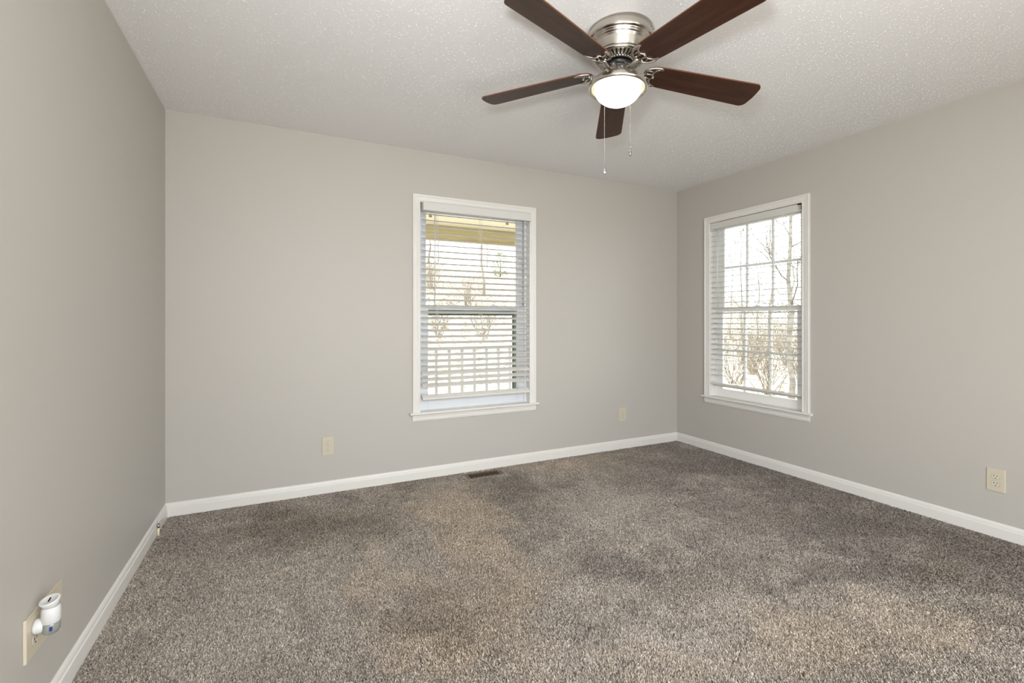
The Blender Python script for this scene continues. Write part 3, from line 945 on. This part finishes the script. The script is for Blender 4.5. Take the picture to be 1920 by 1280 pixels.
# worn, clean, brushed and soiled areas of the carpet: centre, two half-axis vectors, lightness, warmth
WEAR = [
    (0.13, 2.92, 0.3, -0.146, -0.011, -0.244, -0.2, 0.5), (0.48, 2.92, 0.171, -0.083, -0.034, -0.203, -0.1, 0.5), (-0.27, 3.02, 0.268, -0.131, 0.035, -0.39, -0.06, -0.1),
    (-0.18, 2.6, 0.078, -0.038, 0.007, -0.106, 0.12, 0.3), (0.02, 2.4, 0.056, -0.027, -0.001, -0.093, 0.12, 0.2), (1.02, 2.66, 0.232, -0.113, -0.094, -0.478, 0.16, 0.9),
    (0.97, 2.09, 0.218, -0.107, -0.087, -0.403, 0.1, 0.7), (0.67, 1.7, 0.204, -0.1, -0.065, -0.309, 0.05, 0.65), (0.46, 1.6, 0.099, -0.048, -0.028, -0.097, 0.16, 0.5),
    (0.46, 2.16, 0.166, -0.081, -0.019, -0.286, 0.07, 0.5), (0.41, 2.36, 0.059, -0.029, -0.031, -0.178, 0.1, 0.2), (0.19, 2.03, 0.066, -0.032, -0.006, -0.248, 0.12, -0.4),
    (0.35, 1.99, 0.043, -0.021, -0.006, -0.203, 0.12, -0.1), (-0.04, 2.14, 0.049, -0.024, 0.001, -0.08, 0.15, -0.3), (-0.19, 2.06, 0.183, -0.089, 0.02, -0.226, 0.12, -0.35),
    (-0.3, 1.99, 0.128, -0.063, 0.024, -0.161, 0.1, -0.4), (0.29, 2.05, 0.068, -0.033, -0.018, -0.132, -0.1, 0.5), (0.46, 1.84, 0.111, -0.054, -0.028, -0.111, -0.1, 0.4),
    (0.56, 1.69, 0.091, -0.044, -0.024, -0.073, -0.12, 0.5), (0.08, 1.82, 0.086, -0.042, -0.002, -0.04, 0.1, 0), (0.16, 1.71, 0.055, -0.027, -0.004, -0.045, 0.14, -0.2),
    (1.41, 2.97, 0.255, -0.125, -0.055, -0.19, -0.22, 0.2), (1.86, 3.32, 0.36, -0.176, -0.104, -0.186, 0.1, 0.7), (2.47, 3.3, 0.349, -0.17, -0.114, -0.153, 0.05, 0.45),
    (1.22, 2.39, 0.092, -0.045, -0.043, -0.342, -0.14, -0.2), (1.27, 1.99, 0.101, -0.049, 0.002, -0.121, 0.14, -0.4), (1.31, 2.19, 0.087, -0.043, -0.016, -0.169, 0.1, -0.4),
    (1.89, 2.39, 0.332, -0.162, -0.194, -0.245, 0.15, -0.45), (2, 2.01, 0.092, -0.045, -0.061, -0.061, 0.16, -0.2), (1.64, 2.03, 0.131, -0.064, -0.088, -0.11, 0.15, 0.2),
    (1.62, 2.29, 0.095, -0.047, -0.073, -0.104, 0.1, 0.2), (2.82, 2.39, 0.204, -0.1, -0.171, -0.145, 0.1, -0.1), (2.27, 1.72, 0.109, -0.053, -0.123, -0.093, 0.1, -0.2),
    (1.91, 1.76, 0.104, -0.051, -0.06, -0.055, 0.13, -0.4), (1.31, 1.63, 0.14, -0.068, -0.026, -0.123, 0.18, -0.5), (1.08, 1.6, 0.099, -0.048, -0.051, -0.075, 0.12, -0.4),
    (1.37, 1.42, 0.178, -0.087, -0.073, -0.125, -0.08, -0.2), (1.26, 1.33, 0.135, -0.066, -0.065, -0.068, 0.15, -0.4), (1.43, 1.65, 0.047, -0.023, -0.056, -0.094, 0.12, -0.4),
    (1.44, 1.86, 0.178, -0.087, -0.002, -0.144, -0.1, -0.2), (2.88, 1.68, 0.429, -0.21, -0.329, -0.192, -0.12, -0.05), (2.9, 1.41, 0.241, -0.118, -0.218, -0.106, -0.1, 0),
    (2.57, 1.41, 0.412, -0.201, -0.317, 0.082, 0.12, -0.2), (2.1, 1.38, 0.093, -0.045, -0.059, -0.039, 0.17, -0.2), (2.4, 1.24, 0.316, -0.154, -0.315, 0.043, -0.22, 0.1),
    (2.94, 1.17, 0.222, -0.109, -0.225, -0, -0.18, 0.2), (3.25, 1.08, 0.165, -0.08, -0.385, -0.128, -0.16, 0), (3.36, 2.59, 0.458, -0.224, -0.533, -0.41, -0.1, -0.1),
    (1.56, 1.3, 0.191, -0.093, -0.094, -0.079, 0.06, 0), (2.1, 0.95, 0.381, -0.186, -0.277, -0.125, 0.04, 0.55), (1.7, 1.03, 0.216, -0.106, -0.14, -0.085, 0.05, 0.45),
    (2.78, 1.16, 0.097, -0.048, -0.102, -0.043, 0.1, 0.6), (2.25, 0.82, 0.133, -0.065, -0.127, -0.046, 0.08, 0.5), (1.13, 1.21, 0.273, -0.134, -0.059, -0.063, 0.1, 0.2),
    (1.79, 1.32, 0.136, -0.066, -0.069, -0.051, 0.08, -0.3), (-0.1, 3.62, 0.033, -0.016, 0.027, -0.39, -0.1, 0), (0.08, 3.44, 0.043, -0.021, 0.013, -0.401, 0.08, 0),
    (0.2, 3.38, 0.038, -0.018, 0.005, -0.397, 0.1, -0.1), (0.37, 3.3, 0.043, -0.021, -0.009, -0.39, -0.08, 0), (0.4, 3.04, 0.05, -0.024, -0.008, -0.226, 0.1, 0),
    (0.66, 3.39, 0.04, -0.02, -0.021, -0.336, 0.1, -0.1), (0.81, 3.37, 0.058, -0.028, -0.034, -0.36, -0.1, 0), (0.85, 3.15, 0.033, -0.016, -0.023, -0.27, 0.08, 0),
]


def floor_look(x, y):
    xx = x + 0.10 * (vnoise(x, y, 5.0, 1) - 0.5) * 2 + 0.06 * (vnoise(x, y, 13.0, 2) - 0.5) * 2
    yy = y + 0.10 * (vnoise(x, y, 5.0, 3) - 0.5) * 2 + 0.06 * (vnoise(x, y, 13.0, 4) - 0.5) * 2
    l = np.zeros_like(x)
    w = np.zeros_like(x)
    for cx, cy, ax, ay, bx, by, dl, dw in WEAR:
        det = ax * by - ay * bx
        dx, dy = xx - cx, yy - cy
        u = (dx * by - dy * bx) / det
        v = (ax * dy - ay * dx) / det
        g = np.exp(-(0.8 * (u * u + v * v)) ** 1.5)
        l += dl * g
        w += dw * g
    n1 = vnoise(x, y, 5.5, 5) - 0.5
    n2 = vnoise(x, y, 12.0, 6) - 0.5
    n3 = vnoise(x, y, 2.2, 7) - 0.5
    n4 = vnoise(x, y, 27.0, 8) - 0.5
    blot = np.clip((0.6 * vnoise(x, y, 7.0, 9) + 0.4 * vnoise(x, y, 17.0, 10) - 0.56) * 5, 0, 1)
    l = 1.05 * l + 0.10 * np.clip((1.3 - x) / 1.6, -1, 1) + 0.03  # ramp across the room puts uneven floor light into the tuft colour
    l += 0.09 * n1 + 0.09 * n2 + 0.07 * n4 + 0.13 * blot - 0.02
    w += 0.5 * n3 + 0.3 * n1
    return 0.25 * np.tanh(l / 0.25), np.clip(0.75 * w, -0.10, 0.8)


def scatter(x0, x1, y0, y1, dens):
    n = int((x1 - x0) * (y1 - y0) * dens)
    return rng.random(n) * (x1 - x0) + x0, rng.random(n) * (y1 - y0) + y0


def build_pile():
    # density falls with distance from the middle of the room's near side, tuft width grows to keep cover
    x, y = scatter(X0 + 0.006, X1 - 0.006, -0.4, Y1 - 0.006, 165000)
    d = np.hypot(x, y)
    keep = rng.random(len(x)) < np.clip((2.0 / np.maximum(d, 0.5)) ** 1.35, 0.28, 1.0)
    keep &= ~((y < 0.5) & (rng.random(len(x)) < 0.75))
    m_ = 0.008
    keep &= ~((x > VX0 - m_) & (x < VX1 + m_) & (y > VY0 - m_) & (y < VY1 + m_))
    x, y, d = x[keep], y[keep], d[keep]
    n = len(x)
    l, w = floor_look(x, y)
    wid = 0.0017 * np.clip(d / 2.0, 0.9, 1.9) * (0.75 + 0.5 * rng.random(n))
    ln = 0.0175 * (0.75 + 0.5 * rng.random(n)) * np.clip(d / 2.6, 0.95, 1.15)
    az = rng.random(n) * 2 * np.pi
    # lie of the pile: brushed patches lean together
    lean_az = 2 * np.pi * vnoise(x, y, 1.6, 21)
    lx = 0.85 * np.cos(az) + 0.22 * np.cos(lean_az)
    ly = 0.85 * np.sin(az) + 0.22 * np.sin(lean_az)
    near = (x > VX0 - 0.03) & (x < VX1 + 0.03) & (y > VY0 - 0.03)
    lx[near] *= 0.3
    ly[near] *= 0.3
    fa = rng.random(n) * 2 * np.pi
    sx, sy = np.cos(fa), np.sin(fa)
    h1, h2 = 0.62, 1.0
    k1, k2 = 0.16 * ln, 0.44 * ln
    z0 = -0.0145
    zt = np.clip(ln * 0.80, 0.008, 0.017)
    v = np.zeros((n, 6, 3))
    for i, (kk, hh_, ww) in enumerate(((0 * ln, 0.0, 1.0), (k1, h1, 1.05))):
        for j, s in enumerate((-1, 1)):
            v[:, i * 2 + j, 0] = x + lx * kk + s * sx * wid * ww
            v[:, i * 2 + j, 1] = y + ly * kk + s * sy * wid * ww
            v[:, i * 2 + j, 2] = z0 + zt * hh_
    for j, s in enumerate((-1, 1)):
        v[:, 4 + j, 0] = x + lx * k2 + s * sx * wid * 0.6
        v[:, 4 + j, 1] = y + ly * k2 + s * sy * wid * 0.6
        v[:, 4 + j, 2] = z0 + zt * h2
    v[:, :, 0] = np.clip(v[:, :, 0], X0 + 0.002, X1 - 0.002)
    v[:, :, 1] = np.minimum(v[:, :, 1], Y1 - 0.002)
    base = np.array([0.392, 0.350, 0.306])
    warm = np.array([0.026, 0.004, -0.026])
    jit = 0.62 + 0.76 * rng.random(n)
    col = (base[None] + warm[None] * w[:, None]) * ((1 + 1.55 * l) * jit)[:, None]
    fleck = rng.random(n)
    col[fleck < 0.08] *= 0.66
    col[fleck > 0.92] *= 1.25
    col = np.clip(col, 0.02, 0.85)
    me = bpy.data.meshes.new('carpet_pile')
    nv = n * 6
    me.vertices.add(nv)
    me.vertices.foreach_set('co', v.reshape(-1).astype(np.float32))
    b = (np.arange(n) * 6)[:, None]
    quad = (b + np.array([[0, 1, 3, 2]]))
    tri = (b + np.array([[2, 3, 5, 4]]))
    loops = np.concatenate([quad, tri], axis=1).reshape(-1)
    starts = ((np.arange(n) * 8)[:, None] + np.array([[0, 4]])).reshape(-1)
    totals = np.tile([4, 4], n)
    me.loops.add(len(loops))
    me.loops.foreach_set('vertex_index', loops.astype(np.int32))
    me.polygons.add(2 * n)
    me.polygons.foreach_set('loop_start', starts.astype(np.int32))
    me.polygons.foreach_set('loop_total', totals.astype(np.int32))
    me.update(calc_edges=True)
    at_ = me.attributes.new('fibre', 'FLOAT_COLOR', 'POINT')
    rgba = np.ones((n, 6, 4), np.float32)
    rgba[:, :, :3] = col[:, None, :]
    at_.data.foreach_set('color', rgba.reshape(-1))
    me.materials.append(M['pile'])
    o = bpy.data.objects.new('carpet_pile', me)
    C.objects.link(o)
    tag(o, 'worn greige cut-pile carpet covering the whole floor', 'carpet', kind='stuff')


build_pile()


# ------------------------------------------------------------------ outdoors
def hgt(x, y):
    s = y - 0.45 * x
    t = min(max((s - 6.5) / 14.0, 0), 1)
    return -0.55 + 4.6 * t * t * (3 - 2 * t) + 0.12 * math.sin(x * 0.9) * math.sin(y * 0.7)


mb = MB()
nx, ny = 60, 60
gx = [X1 + TW - 30 + 80 * i / nx for i in range(nx + 1)]
gy = [-12 + 62 * i / ny for i in range(ny + 1)]
mb.add([(x, y, hgt(x, y)) for y in gy for x in gx], [(j * (nx + 1) + i, j * (nx + 1) + i + 1, (j + 1) * (nx + 1) + i + 1, (j + 1) * (nx + 1) + i) for j in range(ny) for i in range(nx)], 0, True)
tag(mb.build('ground', M['earth']), 'pale leaf-strewn yard rising to a bank', kind='structure')

# roof over the room so that no sky leaks in above the ceiling, with eaves
mb = MB().prism([(X0 - 0.5, H + 0.12), (X1 + 0.45, H + 0.12), (X1 + 0.45, H + 0.2), ((X0 + X1) / 2, H + 1.5), (X0 - 0.5, H + 0.2)], 'y', Y0 - 0.5, Y1 + TW)
tag(mb.build('roof', M['siding']), 'house roof above the room', kind='structure')

# porch outside the far window
PY0, PY1 = Y1 + TW + 0.002, 5.42
tag(MB().box((-2.5, PY0, -0.30), (3.72, PY1, -0.10)).build('porch_floor', M['deck']), 'porch deck outside the far window', kind='structure')
mb = MB()
for i in range(20):
    y = PY0 + (PY1 + 0.1 - PY0) * i / 20
    mb.box((-2.5, y, 2.275), (3.75, y + (PY1 + 0.1 - PY0) / 20 - 0.006, 2.30))
mb.box((-2.5, PY0, 2.30), (3.75, PY1 + 0.35, 2.34))
tag(mb.build('porch_ceiling', M['porch_white']), 'white board porch ceiling', kind='structure')
pb = thing('porch_beam', (1.9, 5.28, 2.105), 0, 'tan timber beam under the porch ceiling seen through the far window', 'beam')
MB().box((-4.4, -0.045, 0), (1.82, 0.045, 0.17)).build('timber', M['beam'], pb, bevel=0.004)
for x in (0.35, 3.64):
    p = thing('porch_post', (x, 5.28, -0.10), 0, 'white square porch post ' + ('beyond the end of the railing toward the woods' if x > 1 else 'behind the wall on the blank side'), 'post')
    MB().box((-0.05, -0.05, 0.0), (0.05, 0.05, 2.205)).build('shaft', M['porch_white'], p, bevel=0.004)
    MB().box((-0.065, -0.065, 0.0), (0.065, 0.065, 0.12)).build('plinth', M['porch_white'], p, bevel=0.004)
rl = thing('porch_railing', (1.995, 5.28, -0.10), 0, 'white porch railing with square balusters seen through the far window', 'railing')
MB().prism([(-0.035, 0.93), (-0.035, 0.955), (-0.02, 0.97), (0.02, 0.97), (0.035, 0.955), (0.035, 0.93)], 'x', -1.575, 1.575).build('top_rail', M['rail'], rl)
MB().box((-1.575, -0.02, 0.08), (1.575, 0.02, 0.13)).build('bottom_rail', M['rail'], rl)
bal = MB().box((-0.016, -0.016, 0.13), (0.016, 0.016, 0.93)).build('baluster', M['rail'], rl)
nb = 20
for i in range(nb):
    o = bal if i == 0 else bal.copy()
    if i:
        C.objects.link(o)
        o.parent = rl
    o.location = (-1.5 + 3.0 * i / (nb - 1), 0, 0)


def branch_tree(h, seed, lean=0.06, levels=4, r0=0.11, first=0.35, spread=0.75):
    rr = random.Random(seed)
    trunk, br = MB(), MB()
    n = 9
    pts, rad = [], []
    x = y = 0
    for i in range(n + 1):
        t = i / n
        pts.append((x, y, h * 0.8 * t))
        rad.append(r0 * (1 - 0.82 * t) * (1.25 if i == 0 else 1))
        x += rr.uniform(-lean, lean) * h / n * 2
        y += rr.uniform(-lean, lean) * h / n * 2
    trunk.tube(pts, rad, 7)

    def grow(p, d, ln, r, lv):
        k = 4
        ps, q, dd = [p], p, d
        for i in range(k):
            dd = (dd + Vector((rr.uniform(-.22, .22), rr.uniform(-.22, .22), rr.uniform(-.06, .22)))).normalized()
            q = q + dd * ln / k
            ps.append(q)
        br.tube(ps, [max(r, 0.011) * (1 - 0.55 * i / k) for i in range(k + 1)], 4 if lv > 1 else 3, cap=False)
        if lv > 0:
            for j in range(rr.choice((3, 4, 4))):
                t = rr.uniform(0.25, 1.0)
                i = min(int(t * k), k - 1)
                b = ps[i].lerp(ps[i + 1], t * k - i)
                a = rr.uniform(0, 2 * PI)
                nd = (dd + Vector((math.cos(a), math.sin(a), rr.uniform(-.25, .55))) * rr.uniform(.5, 1.0)).normalized()
                grow(b, nd, ln * rr.uniform(.45, .7), r * 0.5, lv - 1)
    for j in range(11):
        t = first + (1 - first) * (j + rr.random()) / 11
        i = min(int(t * n), n - 1)
        b = Vector(pts[i]).lerp(Vector(pts[i + 1]), t * n - i)
        a = j * 2.4 + rr.uniform(-.5, .5)
        d = Vector((math.cos(a), math.sin(a), rr.uniform(.3, .9))).normalized()
        grow(b, d, h * rr.uniform(.16, .30) * spread * (1.25 - 0.6 * t), rad[i] * 0.45, levels - 2)
    return trunk, br


tree_meshes = []
for s in range(4):
    tk, bk = branch_tree((9.0, 7.5, 10.5, 6.5)[s], 40 + s, r0=(0.07, 0.055, 0.08, 0.045)[s], spread=0.6, first=(0.3, 0.28, 0.32, 0.3)[s])
    tree_meshes.append((tk, bk))
protos = {}


def plant(kind, x, y, rz, label, group, sc_=1.0):
    z = hgt(x, y) - 0.05
    if kind in protos:
        o = copy_tree(protos[kind])
        o['label'], o['group'] = label, group
    else:
        tk, bk = tree_meshes[kind]
        o = thing('bare_tree', (0, 0, 0), 0, label, 'tree', group)
        t_ = tk.build('trunk', M['bark'], o, recalc=False)
        bk.build('branches', M['bark'], o, recalc=False)
        protos[kind] = o
    o.location = (x, y, z)
    o.rotation_euler = (0, 0, rz)
    o.scale = (sc_, sc_, sc_)
    return o


rt = random.Random(3)
LB1 = 'leafless pale tree on the bank beyond the porch, one of a thin row'
LB2 = 'leafless grey tree in the woods outside the divided-light window'
placed = []


def spot(a0, a1, d0, d1, gap):
    for _ in range(4000):
        a, d = math.radians(rt.uniform(a0, a1)), rt.uniform(d0, d1)
        x, y = d * math.sin(a), d * math.cos(a)
        if all((x - p) ** 2 + (y - q) ** 2 > (gap + g) ** 2 for p, q, g in placed):
            placed.append((x, y, gap))
            return x, y
    return None


placed.append((23.5 * math.sin(math.radians(24.6)), 23.5 * math.cos(math.radians(24.6)), 0.9))
for i in range(9):
    p = spot(12, 29, 18, 36, 1.9)
    if p: plant(i % 4, p[0], p[1], rt.uniform(0, 6.28), LB1, 'leafless trees on the bank', rt.uniform(.8, 1.05))
for a_, d_ in ((56.6, 10.6), (52.2, 22.5), (54.6, 27.5), (58.6, 22.5), (56.4, 32.0), (51.0, 34.0), (53.6, 38.0), (49.0, 28.5), (59.4, 30.0)):
    a, d = math.radians(a_), d_
    placed.append((d * math.sin(a), d * math.cos(a), 1.0))
    plant((len(placed) + 1) % 4, d * math.sin(a), d * math.cos(a), rt.uniform(0, 6.28), LB2, 'leafless trees in the side woods', rt.uniform(.75, 1.0))


def shrub_twigs(seed, h=1.7, n=26):
    rr = random.Random(seed)
    mb = MB()
    for i in range(n):
        a = rr.uniform(0, 2 * PI)
        t = rr.uniform(0.15, 0.75)
        p = Vector((rr.uniform(-.15, .15), rr.uniform(-.15, .15), -0.05))
        d = Vector((math.cos(a) * t, math.sin(a) * t, 1)).normalized()
        ps = [p]
        for k in range(5):
            d = (d + Vector((rr.uniform(-.2, .2), rr.uniform(-.2, .2), rr.uniform(-.1, .1)))).normalized()
            p = p + d * h * rr.uniform(.7, 1.1) / 5
            ps.append(p)
        mb.tube(ps, [0.010 * (1 - 0.75 * k / 5) for k in range(6)], 4, cap=False)
        for k in range(7):
            j = rr.randint(1, 4)
            q = ps[j].lerp(ps[j + 1], rr.random())
            e = (d + Vector((rr.uniform(-1, 1), rr.uniform(-1, 1), rr.uniform(-.2, .8)))).normalized()
            mb.tube([q, q + e * h * .14, q + (e + Vector((0, 0, .2))) * h * .26], [0.005, 0.0035, 0.0015], 3, cap=False)
    return mb


shr = None
LB3 = 'brown shrub with dry winter leaves in front of the side woods'
def put_shrub(p, label, group, sz):
    global shr
    if shr is None:
        shr = thing('dry_shrub', (0, 0, 0), 0, label, 'shrub', group)
        shrub_twigs(5).build('twigs', M['twig'], shr, recalc=False)
        rl_ = random.Random(21)
        lm = MB()
        for _ in range(2600):
            a, q, t = rl_.uniform(0, 2 * PI), math.sqrt(rl_.random()), rl_.random()
            zz = 0.55 + 1.75 * t
            rad_ = 0.85 * q * math.sqrt(max(0.05, 1 - (2 * t - 0.9) ** 2 / 1.4))
            pp = Vector((rad_ * math.cos(a), rad_ * math.sin(a), zz))
            u = Vector((rl_.uniform(-1, 1), rl_.uniform(-1, 1), rl_.uniform(-.6, .6))).normalized()
            v = u.orthogonal().normalized()
            sz_ = rl_.uniform(.014, .030)
            lm.add([pp - u * sz_, pp + v * sz_ * .5, pp + u * sz_, pp - v * sz_ * .5], [(0, 1, 2, 3)])
        lm.build('dry_leaves', M['dry_leaf'], shr, recalc=False)['kind'] = 'stuff'
        o = shr
    else:
        o = copy_tree(shr)
        o['label'], o['group'] = label, group
    o.location = (p[0], p[1], hgt(*p))
    o.rotation_euler = (0, 0, rt.uniform(0, 6.28))
    o.scale = (sz, sz, sz)


for a_, d_ in ((51.5, 14.2), (54.7, 12.6), (57.9, 14.6), (53.2, 17.2), (56.3, 19.8), (49.3, 19.6)):
    a, d = math.radians(a_), d_
    put_shrub((d * math.sin(a), d * math.cos(a)), LB3, 'dry winter shrubs by the side woods', rt.uniform(.85, 1.0))
LB4 = 'low brown shrub with dry leaves on the bank beyond the porch'
for i in range(6):
    p = spot(14, 25, 13.5, 20, 0.75)
    if p: put_shrub(p, LB4, 'dry winter shrubs on the bank', rt.uniform(.7, .9))

# green evergreen bush on the bank
x, y = 23.5 * math.sin(math.radians(24.6)), 23.5 * math.cos(math.radians(24.6))
bush = thing('evergreen_bush', (x, y, hgt(x, y)), 0, 'yellow-green evergreen bush on the bank beyond the porch', 'bush')
MB().tube([(0, 0, -0.1), (0.03, 0, 0.8), (0, 0.03, 1.7)], [0.06, 0.045, 0.02], 7).build('stem', M['bark'], bush)
rr = random.Random(9)
mb = MB()
for i in range(1500):
    t = rr.random()
    zz = 0.15 + 2.0 * t
    rad_ = 0.75 * math.sqrt(max(0.02, 1 - abs(2 * t - 0.75) ** 2 / 1.7)) * rr.random() ** 0.4
    a = rr.uniform(0, 2 * PI)
    p = Vector((rad_ * math.cos(a), rad_ * math.sin(a), zz))
    u = Vector((rr.uniform(-1, 1), rr.uniform(-1, 1), rr.uniform(-.4, .8))).normalized()
    v = u.orthogonal().normalized()
    s = rr.uniform(.05, .10)
    mb.add([p - u * s, p + v * s * .4, p + u * s, p - v * s * .4], [(0, 1, 2, 3)])
mb.build('foliage', M['leaf'], bush, recalc=False)['kind'] = 'stuff'
bush.scale = (0.62, 0.62, 0.56)
